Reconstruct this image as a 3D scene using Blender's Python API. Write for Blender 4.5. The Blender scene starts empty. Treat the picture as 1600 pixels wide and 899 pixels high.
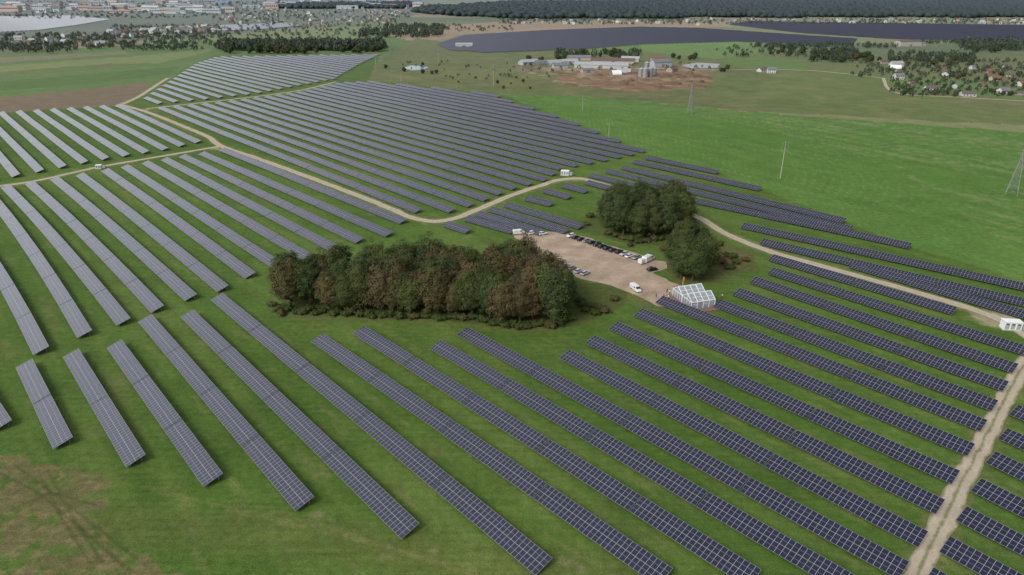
import bpy, math, random
import numpy as np
from mathutils import Vector, Matrix
random.seed(7); RNG=np.random.default_rng(11)
scn=bpy.context.scene
COL=scn.collection
# ---------------------------------------------------------------- survey helper (ground coordinates in metres)
F=1067.0; H=100.0; PITCH=math.radians(23.8); cP,sP=math.cos(PITCH),math.sin(PITCH)
def g(u,v,h=0.0):
    x=(u-800)/F; y=(449.5-v)/F
    Y=cP+y*sP; Z=-sP+y*cP
    t=(H-h)/(-Z)
    return np.array([x*t,Y*t])
D=np.array([.66,-.7513]); D/=np.linalg.norm(D); N=np.array([-D[1],D[0]])
def lin(c):
    c=np.array(c,float)/255.
    return np.where(c<=.04045,c/12.92,((c+.055)/1.055)**2.4)
# ---------------------------------------------------------------- noise
_g=[np.random.default_rng(100+i).random((256,256)) for i in range(8)]
def vn(x,y,s,seed=0):
    G=_g[seed%8]; x=x/s+seed*17.3; y=y/s+seed*5.1
    xi=np.floor(x).astype(int); yi=np.floor(y).astype(int); fx=x-xi; fy=y-yi
    fx=fx*fx*(3-2*fx); fy=fy*fy*(3-2*fy)
    a=G[xi%256,yi%256];b=G[(xi+1)%256,yi%256];c=G[xi%256,(yi+1)%256];d=G[(xi+1)%256,(yi+1)%256]
    return (a*(1-fx)+b*fx)*(1-fy)+(c*(1-fx)+d*fx)*fy
def fbm(x,y,s,seed=0,o=4):
    r=0;a=.5;t=0
    for i in range(o):
        r=r+a*vn(x,y,s/2**i,seed+i); t+=a; a*=.5
    return r/t
def inpoly(x,y,P):
    ins=np.zeros(x.shape,bool); n=len(P)
    for i in range(n):
        x0,y0=P[i];x1,y1=P[(i+1)%n]
        if y0==y1: continue
        c=((y0>y)!=(y1>y))&(x<(x1-x0)*(y-y0)/(y1-y0)+x0)
        ins^=c
    return ins
# ---------------------------------------------------------------- materials
def newmat(name):
    m=bpy.data.materials.new(name); m.use_nodes=True
    nt=m.node_tree; b=nt.nodes['Principled BSDF']; return m,nt,b
def nd(nt,t,**k):
    n=nt.nodes.new(t)
    for a,b in k.items(): setattr(n,a,b)
    return n
def mathn(nt,op,a,b=None,c=None):
    n=nt.nodes.new('ShaderNodeMath'); n.operation=op
    for i,x in enumerate((a,b,c)):
        if x is None: continue
        if isinstance(x,(int,float)): n.inputs[i].default_value=x
        else: nt.links.new(x,n.inputs[i])
    return n.outputs[0]
def mixc(nt,f,a,b,bt='MIX'):
    n=nt.nodes.new('ShaderNodeMix'); n.data_type='RGBA'; n.blend_type=bt
    for s,x in ((0,f),(6,a),(7,b)):
        if isinstance(x,(int,float)): n.inputs[s].default_value=x
        elif isinstance(x,(tuple,list,np.ndarray)): n.inputs[s].default_value=tuple(float(q) for q in x[:3])+(1,)
        else: nt.links.new(x,n.inputs[s])
    return n.outputs[2]
def noise(nt,vec,scale,detail=3,rough=.5):
    n=nd(nt,'ShaderNodeTexNoise'); n.inputs['Scale'].default_value=scale; n.inputs['Detail'].default_value=detail
    n.inputs['Roughness'].default_value=rough
    if vec is not None: nt.links.new(vec,n.inputs['Vector'])
    return n.outputs['Fac']
def maprange(nt,f,a,b,c,d):
    n=nd(nt,'ShaderNodeMapRange'); nt.links.new(f,n.inputs[0])
    for i,x in enumerate((a,b,c,d)): n.inputs[i+1].default_value=x
    return n.outputs[0]
def simple(name,col,rough=.8,metal=0,var=.12,scale=1.5,spec=.3,objcol=False):
    m,nt,b=newmat(name)
    geo=nd(nt,'ShaderNodeNewGeometry')
    f=noise(nt,geo.outputs['Position'],scale,4,.6)
    f=maprange(nt,f,.3,.7,1-var,1+var)
    if objcol:
        oi=nd(nt,'ShaderNodeObjectInfo'); c=mixc(nt,1.0,oi.outputs['Color'],(1,1,1),'MULTIPLY')
    else:
        r=nd(nt,'ShaderNodeRGB'); r.outputs[0].default_value=(*[float(q) for q in col],1); c=r.outputs[0]
    comb=nd(nt,'ShaderNodeCombineColor')
    for i in range(3): nt.links.new(f,comb.inputs[i])
    out=mixc(nt,1.0,c,comb.outputs[0],'MULTIPLY')
    nt.links.new(out,b.inputs['Base Color'])
    b.inputs['Roughness'].default_value=rough; b.inputs['Metallic'].default_value=metal
    b.inputs['Specular IOR Level'].default_value=spec
    return m
M_steel=simple('galvanised_steel',(.32,.33,.34),.5,.6)
M_white=simple('white_paint',(.78,.79,.78),.45,0,.06)
M_conc=simple('concrete',(.42,.41,.38),.9)
M_dark=simple('dark_plastic',(.03,.03,.035),.5)
M_tyre=simple('tyre_rubber',(.02,.02,.02),.9)
M_rim=simple('wheel_rim',(.35,.36,.37),.35,.8)
M_lamp=simple('lamp_glass',(.75,.75,.7),.15,0,.02)
M_tail=simple('tail_lamp_red',(.4,.02,.02),.25,0,.02)
M_carpaint=simple('car_paint',(1,1,1),.25,.1,.02,1,.6,True)
M_wallobj=simple('painted_wall',(1,1,1),.9,0,.1,.7,.2,True)
M_winglass=simple('window_glass',(.03,.04,.05),.08,0,.1,1,.7)
M_trunk=simple('bark',(.09,.07,.05),.95,0,.3,3)
M_doorbrown=simple('door_wood',(.15,.09,.05),.7)
M_roofred=simple('red_roof_tiles',(.21,.10,.075),.85,0,.2,.8)
M_roofgrey=simple('grey_roof_sheet',(.16,.17,.19),.7,0,.2,.5)
M_rooflight=simple('light_roof_sheet',(.33,.35,.37),.6,0,.2,.4)
M_roofbrown=simple('brown_roof_tiles',(.13,.10,.09),.85,0,.2,.8)
# solar glass
def panelmat(name,cellA,cellB,line,rough=.25,ior=1.7):
    m,nt,b=newmat(name)
    uv=nd(nt,'ShaderNodeUVMap'); sp=nd(nt,'ShaderNodeSeparateXYZ'); nt.links.new(uv.outputs[0],sp.inputs[0])
    mu=mathn(nt,'DIVIDE',sp.outputs[0],1.14); mv=mathn(nt,'DIVIDE',sp.outputs[1],2.28); mh=mathn(nt,'DIVIDE',sp.outputs[1],1.14)
    def edge(x,w0,w1):
        f=mathn(nt,'FRACT',x); a=mathn(nt,'ABSOLUTE',mathn(nt,'SUBTRACT',f,.5)); return maprange(nt,a,.5-w1,.5-w0,0,1)
    l=mathn(nt,'MAXIMUM',edge(mu,.016,.045),edge(mv,.008,.024))
    l2=mathn(nt,'MULTIPLY',edge(mh,.008,.038),.6)
    l=mathn(nt,'MAXIMUM',l,l2)
    wn=nd(nt,'ShaderNodeTexWhiteNoise',noise_dimensions='2D')
    cb=nd(nt,'ShaderNodeCombineXYZ'); nt.links.new(mathn(nt,'FLOOR',mu),cb.inputs[0]); nt.links.new(mathn(nt,'FLOOR',mv),cb.inputs[1])
    nt.links.new(cb.outputs[0],wn.inputs['Vector'])
    cell=mixc(nt,wn.outputs['Value'],cellA,cellB)
    c=mixc(nt,l,cell,line)
    nt.links.new(c,b.inputs['Base Color'])
    r=mathn(nt,'MULTIPLY_ADD',l,.25,rough); nt.links.new(r,b.inputs['Roughness'])
    b.inputs['IOR'].default_value=ior
    return m
M_panel=panelmat('solar_module_glass',(.010,.012,.032),(.013,.015,.038),(.32,.32,.34))
M_panelfar=panelmat('solar_module_glass_far',(.012,.014,.034),(.016,.018,.040),(.10,.10,.13),.35,1.5)  # variant with darker module lines and rougher glass for distant fields
M_back=simple('module_back',(.09,.09,.10),.7)
# leaves
def leafmat():
    m,nt,b=newmat('foliage')
    at=nd(nt,'ShaderNodeAttribute',attribute_name='Col'); oi=nd(nt,'ShaderNodeObjectInfo')
    c=mixc(nt,1.0,oi.outputs['Color'],at.outputs['Color'],'MULTIPLY')
    nt.links.new(c,b.inputs['Base Color']); b.inputs['Roughness'].default_value=.75; b.inputs['Specular IOR Level'].default_value=.15
    tr=nd(nt,'ShaderNodeBsdfTranslucent'); nt.links.new(c,tr.inputs['Color'])
    mx=nd(nt,'ShaderNodeMixShader'); mx.inputs[0].default_value=.3
    nt.links.new(b.outputs[0],mx.inputs[1]); nt.links.new(tr.outputs[0],mx.inputs[2])
    nt.links.new(mx.outputs[0],nt.nodes['Material Output'].inputs['Surface'])
    return m
M_leaf=leafmat()
# ---------------------------------------------------------------- mesh helpers
def link(o): COL.objects.link(o); return o
def mk(name,verts,faces,mats,mi=None,uvs=None,smooth=False,col=None):
    me=bpy.data.meshes.new(name); me.from_pydata([tuple(map(float,v)) for v in verts],[],faces)
    for m in mats: me.materials.append(m)
    if mi is not None: me.polygons.foreach_set('material_index',mi)
    if smooth: me.polygons.foreach_set('use_smooth',[True]*len(me.polygons))
    if uvs is not None:
        l=me.uv_layers.new(name='UVMap'); l.data.foreach_set('uv',np.array(uvs,dtype=np.float32).ravel())
    if col is not None:
        a=me.attributes.new('Col','FLOAT_COLOR','POINT'); a.data.foreach_set('color',np.asarray(col,np.float32).ravel())
    me.update(); return me
def mknp(name,V,fc,mats,col=None):
    me=bpy.data.meshes.new(name); V=np.asarray(V,np.float32); fc=np.asarray(fc,np.int32); k=fc.shape[1]
    me.vertices.add(len(V)); me.vertices.foreach_set('co',V.ravel()); me.loops.add(fc.size); me.loops.foreach_set('vertex_index',fc.ravel())
    me.polygons.add(len(fc)); me.polygons.foreach_set('loop_start',np.arange(0,fc.size,k,dtype=np.int32)); me.update(calc_edges=True)
    if col is not None:
        a=me.attributes.new('Col','FLOAT_COLOR','POINT'); a.data.foreach_set('color',np.asarray(col,np.float32).ravel())
    for m in mats: me.materials.append(m)
    me.update(); return me
def ob(name,me,loc=(0,0,0),parent=None,rot=0,color=None,**props):
    o=bpy.data.objects.new(name,me); link(o); o.location=[float(q) for q in loc]; o.rotation_euler=(0,0,rot)
    if parent: o.parent=parent
    if color is not None: o.color=(*[float(q) for q in color],1)
    for k,v in props.items(): o[k]=v
    return o
class Acc:
    def __init__(s): s.v=[];s.f=[];s.m=[];s.uv=[]
    def quad(s,pts,m=0,uv=None):
        b=len(s.v); s.v+= [tuple(p) for p in pts]; s.f.append(tuple(range(b,b+len(pts)))); s.m.append(m)
        s.uv+= uv if uv else [(0,0)]*len(pts)
    def box(s,c,sz,m=0,rot=0):
        cx,cy,cz=c; a,b_,d=[q/2 for q in sz]; ca,sa=math.cos(rot),math.sin(rot)
        P=[]
        for z in (-d,d):
            for x,y in ((-a,-b_),(a,-b_),(a,b_),(-a,b_)): P.append((cx+x*ca-y*sa,cy+x*sa+y*ca,cz+z))
        for f in ((3,2,1,0),(4,5,6,7),(0,1,5,4),(1,2,6,5),(2,3,7,6),(3,0,4,7)): s.quad([P[i] for i in f],m)
    def bar(s,p,q,r,m=0,n=4,r2=None):
        p=Vector(p);q=Vector(q);d=(q-p).normalized(); a=d.orthogonal().normalized(); b=d.cross(a); r2=r if r2 is None else r2
        A=[p+(a*math.cos(t)+b*math.sin(t))*r for t in [2*math.pi*i/n for i in range(n)]]
        B=[q+(a*math.cos(t)+b*math.sin(t))*r2 for t in [2*math.pi*i/n for i in range(n)]]
        for i in range(n): j=(i+1)%n; s.quad([A[i],A[j],B[j],B[i]],m)
        s.quad(A[::-1],m); s.quad(B,m)
    def loft(s,secs,m=0,cap=True):
        n=len(secs[0])
        for k in range(len(secs)-1):
            for i in range(n):
                j=(i+1)%n; s.quad([secs[k][i],secs[k][j],secs[k+1][j],secs[k+1][i]],m)
        if cap: s.quad(secs[0][::-1],m); s.quad(secs[-1],m)
    def mesh(s,name,mats,smooth=False,uv=False): return mk(name,s.v,s.f,mats,s.m,s.uv if uv else None,smooth)
# ---------------------------------------------------------------- GROUND
MEAD=[(770,146),(900,150),(1180,176),(1600,207),(2000,240),(2000,560),(1600,452),(1420,395),(1320,352),(1190,302),(1120,276),(1000,244),(890,192)]
def build_ground():
    rs=[0.5,15,30,45,60]; r=60.
    while r<26000:
        r+=min(r*r/100*.0020,r*.009); rs.append(r)
    rs=np.array(rs)
    fine=np.radians(np.linspace(-46,46,640)); coarse=np.radians(np.linspace(46,314,66))[1:-1]
    an=np.concatenate([fine,coarse]); nr,na=len(rs),len(an)
    R,A=np.meshgrid(rs,an,indexing='ij'); X=(R*np.sin(A)).ravel(); Y=(R*np.cos(A)).ravel()
    C=np.zeros((X.size,3)); 
    C[:]=lin((104,112,78))
    jn=(fbm(X,Y,22,1)-.5); jn2=(fbm(X,Y,22,3)-.5); jf=(fbm(X,Y,3,2)-.5)
    def poly(pts,col,jit=2.,amt=1.,world=False):
        P=[tuple(p) if world else tuple(g(*p)) for p in pts]
        m=inpoly(X+jn*jit*3+jf*jit,Y+jn2*jit*3+jf*jit,P)
        C[m]=C[m]*(1-amt)+lin(col)*amt
    def band(pts,w,col,amt=1.,soft=1.,rag=1.):
        P=[g(*p) for p in pts]; d=np.full(X.shape,1e9)
        for a,b in zip(P[:-1],P[1:]):
            ab=b-a; t=np.clip(((X-a[0])*ab[0]+(Y-a[1])*ab[1])/(ab@ab),0,1)
            d=np.minimum(d,np.hypot(X-a[0]-t*ab[0],Y-a[1]-t*ab[1]))
        k=np.clip((w+jf*rag*2-d)/soft+.5,0,1)*amt
        C[:]=C*(1-k[:,None])+lin(col)*k[:,None]
    def mixin(kk,col): C[:]=C*(1-kk[:,None])+lin(col)*kk[:,None]
    k=vn(X*.5,Y*1.0,330,3); C[k>.6]=lin((120,124,88)); C[k<.3]=lin((92,104,74)); 
    k2=vn(X*.4,Y,210,5); C[k2>.8]=lin((134,122,98))
    poly([(-300,-2),(660,-2),(650,22),(500,40),(300,60),(-300,84)],(100,108,92),20)
    poly([(-400,85),(0,84),(330,62),(610,42),(680,60),(600,88),(330,90),(255,130),(190,166),(0,182),(-400,205)],(90,112,62),6)
    poly([(-400,118),(0,103),(230,86),(330,76),(325,82),(250,98),(0,112),(-400,130)],(114,124,76),6)
    poly([(-400,96),(0,90),(200,80),(205,84),(0,98),(-400,105)],(116,114,84),6)
    poly([(-400,140),(0,128),(180,112),(280,104),(265,116),(150,130),(0,142),(-400,155)],(82,104,56),5)
    poly([(-400,125),(0,113),(160,100),(240,99),(150,108),(0,121),(-400,133)],(98,106,66),5)
    poly([(-400,170),(0,152),(150,138),(240,127),(228,142),(190,164),(0,176),(-400,200)],(112,100,80),4)
    poly([(330,62),(600,42),(650,50),(600,60),(345,68)],(112,126,80),5)
    poly([(600,52),(690,40),(800,33),(1130,34),(1145,42),(980,44),(720,54),(690,62),(640,64)],(146,128,106),8)
    poly([(600,90),(650,60),(700,66),(760,84),(1000,74),(1180,68),(1270,96),(1400,90),(1600,80),(1900,80),(1900,205),(1180,175),(900,150),(780,147),(570,127)],(100,106,68),5)
    poly([(850,82),(990,72),(1180,66),(1210,80),(1120,92),(1000,80)],(98,122,68),5)
    poly([(1120,96),(1180,88),(1270,100),(1260,108),(1150,108)],(92,114,60),4)
    poly([(1110,118),(1230,112),(1390,116),(1480,160),(1600,178),(1900,200),(1900,240),(1600,196),(1300,180),(1120,160)],(96,108,64),4)
    poly([(1380,120),(1500,125),(1600,140),(1900,150),(1900,170),(1600,155),(1400,140)],(94,118,66),3)
    poly([(640,112),(840,106),(900,130),(880,140),(700,130)],(104,108,70),5)
    rough=inpoly(X,Y,[tuple(g(*p)) for p in [(600,90),(900,80),(1130,100),(1600,160),(1600,200),(1180,175),(900,150),(780,147),(570,127)]])
    mixin(rough*np.clip((fbm(X,Y,30,7)-.5)*5,0,1)*.5,(84,94,56)); mixin(rough*np.clip((fbm(X,Y,24,2)-.55)*6,0,1)*.4,(122,116,84))
    poly([(870,118),(935,110),(1100,110),(1116,124),(1104,138),(985,143),(880,134)],(130,102,80),3,.95)
    poly([(806,105),(1120,103),(1115,114),(930,112),(812,112)],(132,114,94),3,.85)
    yard=inpoly(X,Y,[tuple(g(*p)) for p in [(800,104),(1120,104),(1112,136),(985,143),(880,134)]])
    mixin(yard*np.clip((fbm(X,Y,16,1)-.54)*7,0,1)*.6,(96,98,64)); mixin(yard*np.clip((fbm(X,Y,8,5)-.56)*8,0,1)*.6,(84,66,54)); mixin(yard*np.clip((fbm(X,Y,12,3)-.58)*8,0,1)*.6,(160,140,118))
    poly([(1000,70),(1130,64),(1190,66),(1180,72),(1010,78)],(102,128,70),5)
    poly(MEAD,(82,115,53),2)
    mead=inpoly(X,Y,[tuple(g(*p)) for p in MEAD])
    mixin(mead*np.clip((fbm(X,Y,45,2)-.42)*3,0,1)*.3,(96,121,60))
    dirm=g(1600,330)-g(1000,190); dirm/=np.linalg.norm(dirm); sm=X*-dirm[1]+Y*dirm[0]+jn*1.8; sl=X*dirm[0]+Y*dirm[1]
    brk=np.clip((fbm(sm*.5,sl*.2,12,6)-.35)*4,0,1)
    for per,ph,a_ in ((11.5,0,.5),(27,4,.6),(5.6,2,.25)):
        mixin(mead*np.clip(1-np.abs(((sm+ph)%per)-per/2)/.7,0,1)*a_*brk,(122,136,88))
    mixin(mead*np.clip((fbm(sm,sl*.08,4,4)-.5)*4,0,1)*.28,(68,102,44))
    poly([(800,150),(1180,177),(1150,185),(900,165)],(94,118,66),4,.6)
    m=inpoly(X,Y,[tuple(g(*p)) for p in [(1180,180),(1600,210),(1600,400),(1380,250),(1205,205)]])
    mixin(m*np.clip((fbm(sm,sl*.12,3.2,2)-.52)*6,0,1)*.45,(128,134,92))
    # solar park turf
    park=[(-500,225),(0,176),(190,164),(215,152),(262,126),(305,99),(335,88),(595,84),(575,126),(640,133),(780,147),(892,190),(1006,240),(1125,270),(1190,296),(1320,346),(1425,388),(1600,438),(2000,560),(2400,1100),(2000,2600),(-1500,2600),(-900,700)]
    poly(park,(74,98,42),1.)
    pk=inpoly(X,Y,[tuple(g(*p)) for p in park])
    mixin(np.clip((fbm(X,Y,60,4)-.42)*3,0,1)*pk*.5,(88,109,51))
    mixin(np.clip((fbm(X,Y,14,6)-.5)*4,0,1)*pk*.3,(62,86,37))
    sN=X*N[0]+Y*N[1]; sD=X*D[0]+Y*D[1]
    mixin(np.clip((fbm(sN,sD*.08,5,5)-.5)*4,0,1)*.4*(np.hypot(X,Y)<900)*pk,(100,115,60))
    mixin(np.clip((fbm(sN,sD*.3,3,1)-.62)*6,0,1)*.35*(np.hypot(X,Y)<500)*pk,(112,112,70))
    dry=[tuple(g(*p)) for p in [(-300,690),(0,705),(60,722),(170,752),(165,800),(190,845),(330,925),(200,1100),(-400,1100)]]
    m=inpoly(X+jn*5+jf*3,Y+jn2*5+jf*3,dry); kk=m*np.clip(.6+(fbm(X,Y,2.6,3)-.45)*3.4,.15,.95)
    mixin(kk,(103,97,66)); mixin(m*np.clip((fbm(X,Y,1.6,5)-.55)*6,0,1)*.5,(124,114,82)); mixin(m*np.clip((fbm(X,Y,4,6)-.52)*5,0,1)*.5,(84,90,52))
    band([(180,815),(420,835),(560,850),(690,872),(800,890),(1000,905)],5,(92,98,54),.45,5,2)
    for a in ([(60,735),(90,800),(140,880)],[(75,735),(108,800),(160,880)],[(0,740),(60,770),(200,890)],[(20,725),(75,765),(235,890)],[(90,745),(40,760),(-30,800)],[(10,800),(80,770),(150,790)]):
        band(a,.28,(70,76,42),.6,.4,.3)
    for a in ([(400,790),(760,905)],[(220,760),(430,812),(780,899)],[(850,835),(960,899)]): band(a,.4,(114,114,72),.35,.8,1)
    for (u,v,r_) in ((497,805,1.8),(520,812,.7),(605,868,1.2),(680,860,1.0),(620,845,.6),(880,880,1.6),(905,888,1.1),(300,830,.8),(735,712,.6)):
        p=g(u,v); d=np.hypot((X-p[0])*.8,Y-p[1]); mixin(np.clip((r_+jf*3.5-d)/1.6,0,1)*.5,(130,124,92))
    for rd,w in ROADS:
        band(rd,w/2+1.0,(126,122,88),.55,1.6,2.2)
    band(TRACK,3.0,(104,106,66),.5,1.6,2.5)
    band([(810,368),(870,408),(940,440),(1020,478),(1100,488)],4,(104,106,66),.6,4,3)
    poly([(425,470),(560,458),(800,430),(905,440),(985,455),(975,478),(910,505),(830,520),(700,500),(470,492)],(78,88,46),1.5)
    poly([(430,490),(470,487),(640,497),(800,512),(880,508),(830,522),(700,506),(470,500)],(98,96,62),1.5,.45)
    poly([(1045,400),(1100,372),(1190,398),(1175,420),(1120,438),(1060,445),(1035,420)],(86,92,52),2)
    poly([(1110,390),(1175,398),(1170,416),(1120,425)],(98,88,60),2,.6)
    poly([(925,330),(1085,325),(1090,352),(1060,385),(1000,385),(905,360)],(76,90,46),2)
    for u,v,r_ in ((340,232,7),(1560,500,9),(900,281,4),(230,172,6)):
        p=g(u,v); d=np.hypot(X-p[0],Y-p[1]); mixin(np.clip((r_+jn*12+jf*5-d)/3,0,1)*.7,(160,148,124))
    q=.90+.22*fbm(X,Y,140,6); C*=q[:,None]
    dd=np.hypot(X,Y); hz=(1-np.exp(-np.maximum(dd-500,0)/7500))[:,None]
    C[:]=C*(1-hz)+lin((130,141,152))*hz  # aerial haze painted into the ground colour, growing with distance
    V=np.stack([X,Y,np.zeros_like(X)],1).astype(np.float32)
    i=np.arange(nr-1)[:,None]*na; j=np.arange(na)[None,:]; j2=(j+1)%na
    fc=np.stack([i+j,i+j2,i+na+j2,i+na+j],-1).reshape(-1,4)[:,::-1].astype(np.int32)
    m,nt,b=newmat('grassland')
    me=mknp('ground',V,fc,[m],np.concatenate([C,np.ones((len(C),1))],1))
    if me.polygons[len(me.polygons)//2].normal.z<0: me.flip_normals()
    at=nd(nt,'ShaderNodeAttribute',attribute_name='Col'); geo=nd(nt,'ShaderNodeNewGeometry'); P=geo.outputs['Position']
    mp=nd(nt,'ShaderNodeMapping'); mp.inputs['Rotation'].default_value=(0,0,math.atan2(-D[1],D[0])); mp.inputs['Scale'].default_value=(.06,1,1); nt.links.new(P,mp.inputs['Vector'])
    s1=maprange(nt,noise(nt,mp.outputs[0],.9,3),.3,.7,.9,1.1)
    n1=maprange(nt,noise(nt,P,.07,5,.6),.3,.7,.88,1.12)
    n2=maprange(nt,noise(nt,P,.55,5,.7),.3,.7,.76,1.24)
    n3=maprange(nt,noise(nt,P,3.2,3,.7),.3,.7,.62,1.38)
    f=mathn(nt,'MULTIPLY',mathn(nt,'MULTIPLY',n1,n2),mathn(nt,'MULTIPLY',n3,s1))
    cc=nd(nt,'ShaderNodeCombineColor'); [nt.links.new(f,cc.inputs[q]) for q in range(3)]
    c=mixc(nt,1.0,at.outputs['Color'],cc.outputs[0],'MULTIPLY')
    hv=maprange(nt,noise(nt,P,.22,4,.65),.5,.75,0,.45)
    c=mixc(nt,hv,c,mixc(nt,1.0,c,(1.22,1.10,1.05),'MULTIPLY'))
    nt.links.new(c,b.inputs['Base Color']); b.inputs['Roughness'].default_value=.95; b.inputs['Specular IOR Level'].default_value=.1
    ob('ground',me,kind='structure')
ROADS=[
 ([(190,163),(215,152),(240,136),(262,122)],4),
 ([(186,163),(232,176),(290,199),(325,214),(345,228),(400,247),(480,276),(560,306),(610,326),(645,341),(680,346),(712,341),(740,330),(800,305),(845,290),(870,282),(905,279),(935,286),(985,302),(1085,337),(1130,363),(1200,392),(1300,420),(1400,448),(1500,477),(1560,497),(1640,520)],4.2),
 ([(-60,302),(0,291),(60,282),(155,261),(260,243),(342,229)],3.8),
 ([(228,170),(320,160),(400,151),(470,141),(525,128)],3.4),
]
TRACK=[(1640,530),(1598,575),(1560,645),(1520,722),(1478,805),(1436,893),(1400,975)]
build_ground()
# ---------------------------------------------------------------- roads
def roadmat(name,center_grass=False):
    m,nt,b=newmat(name); geo=nd(nt,'ShaderNodeNewGeometry'); P=geo.outputs['Position']
    n=noise(nt,P,.5,5,.7); c=mixc(nt,n,lin((152,140,121)),lin((196,184,164)))
    fine=maprange(nt,noise(nt,P,4,3,.6),.3,.7,.82,1.15); cc=nd(nt,'ShaderNodeCombineColor'); [nt.links.new(fine,cc.inputs[q]) for q in range(3)]
    c=mixc(nt,1.,c,cc.outputs[0],'MULTIPLY')
    uv=nd(nt,'ShaderNodeUVMap'); sp=nd(nt,'ShaderNodeSeparateXYZ'); nt.links.new(uv.outputs[0],sp.inputs[0])
    d=mathn(nt,'ABSOLUTE',mathn(nt,'SUBTRACT',sp.outputs[1],.5))
    wob=mathn(nt,'MULTIPLY_ADD',noise(nt,P,.5,4,.7),.6,-.3)
    if center_grass:
        x=mathn(nt,'ADD',mathn(nt,'ABSOLUTE',mathn(nt,'SUBTRACT',d,.24)),mathn(nt,'MULTIPLY',wob,.7))
        k=maprange(nt,x,.12,.24,0,.75)
    else:
        x=mathn(nt,'ADD',d,mathn(nt,'MULTIPLY',wob,.6)); k=maprange(nt,x,.36,.5,0,.9)
        y=mathn(nt,'ADD',d,mathn(nt,'MULTIPLY',wob,.5)); k2=maprange(nt,y,.0,.10,.35,0)
        k=mathn(nt,'MAXIMUM',k,k2)
    c=mixc(nt,k,c,lin((96,103,60)))
    nt.links.new(c,b.inputs['Base Color']); b.inputs['Roughness'].default_value=.95; b.inputs['Specular IOR Level'].default_value=.1
    return m
M_road=roadmat('gravel_track'); M_rut=roadmat('rutted_earth',True)
def ribbon(name,pts,w,mat,z,rag=.35):
    P=[g(*p) for p in pts]
    out=[]
    Q=[P[0]]+P+[P[-1]]
    for i in range(1,len(Q)-2):
        p0,p1,p2,p3=Q[i-1:i+3]; n=max(2,int(np.linalg.norm(p2-p1)/2.0)); n=min(n,60)
        for t in np.linspace(0,1,n,endpoint=False):
            out.append(.5*((2*p1)+(-p0+p2)*t+(2*p0-5*p1+4*p2-p3)*t*t+(-p0+3*p1-3*p2+p3)*t**3))
    out.append(P[-1]); out=np.array(out); tg=np.gradient(out,axis=0); tg/=np.linalg.norm(tg,axis=1)[:,None]+1e-9
    nn=np.stack([-tg[:,1],tg[:,0]],1); k=len(out)
    a=w/2+rag*(fbm(out[:,0],out[:,1],5,1)-.5)*3; b_=w/2+rag*(fbm(out[:,0],out[:,1],5,5)-.5)*3
    L=out+nn*a[:,None]; R=out-nn*b_[:,None]
    acc=Acc(); s=0
    for i in range(k-1):
        s2=s+float(np.linalg.norm(out[i+1]-out[i]))
        acc.quad([(*R[i],z),(*R[i+1],z),(*L[i+1],z),(*L[i],z)],0,[(s,0),(s2,0),(s2,1),(s,1)]); s=s2
    ob(name,acc.mesh(name,[mat],uv=True),kind='structure')
for i,(p,w) in enumerate(ROADS): ribbon('dirt_road',p,w+.4,M_road,.012+.006*i,.4)
ribbon('dirt_track',TRACK,4.6,M_rut,.04,.5)
ribbon('dirt_road',[(1546,492),(1575,505),(1600,520),(1640,545)],6,M_road,.046,.8)
for p in ([(845,108),(1000,107),(1120,109),(1260,110),(1380,122)],[(1380,122),(1400,145),(1500,152),(1640,160)]):
    ribbon('country_road',p,4,M_road,.03,.5)
def sheet(name,pts,mat,z,sub=2.0,rag=1.2):
    P=[g(*p) for p in pts]; out=[]
    for a,b in zip(P,P[1:]+P[:1]):
        n=max(1,int(np.linalg.norm(b-a)/sub))
        for t in np.linspace(0,1,n,endpoint=False):
            q=a+(b-a)*t; out.append((q[0]+rag*(vn(q[0],q[1],4,1)-.5)*2,q[1]+rag*(vn(q[0],q[1],4,2)-.5)*2,z))
    me=mk(name,out,[tuple(range(len(out)))],[mat])
    if me.polygons[0].normal.z<0: me.flip_normals()
    ob(name,me,kind='structure')
m,nt,b=newmat('gravel_lot'); geo=nd(nt,'ShaderNodeNewGeometry'); P_=geo.outputs['Position']
c=mixc(nt,maprange(nt,noise(nt,P_,.12,6,.7),.35,.65,0,1),lin((142,122,102)),lin((176,158,137)))
f=maprange(nt,noise(nt,P_,3,4,.7),.3,.7,.8,1.18); cc=nd(nt,'ShaderNodeCombineColor'); [nt.links.new(f,cc.inputs[q]) for q in range(3)]
c=mixc(nt,1.,c,cc.outputs[0],'MULTIPLY'); nt.links.new(c,b.inputs['Base Color']); b.inputs['Roughness'].default_value=.95
sheet('gravel_parking_ground',[(800,368),(822,360),(880,364),(905,368),(1000,398),(1040,411),(1040,418),(1020,428),(1064,447),(1118,468),(1112,482),(1088,488),(1020,476),(985,458),(930,440),(895,430),(868,410),(835,388)],m,.05)
m,nt,b=newmat('pond_water'); b.inputs['Base Color'].default_value=(.22,.32,.42,1); b.inputs['Roughness'].default_value=.12
sheet('pond_water',[(628,107),(640,102.5),(655,103.5),(668,105),(662,109),(645,110)],m,.06,8,2)
sheet('concrete_yard',[(1065,102),(1090,98),(1125,100),(1120,106),(1080,107)],M_rooflight,.06,8,1)
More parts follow.
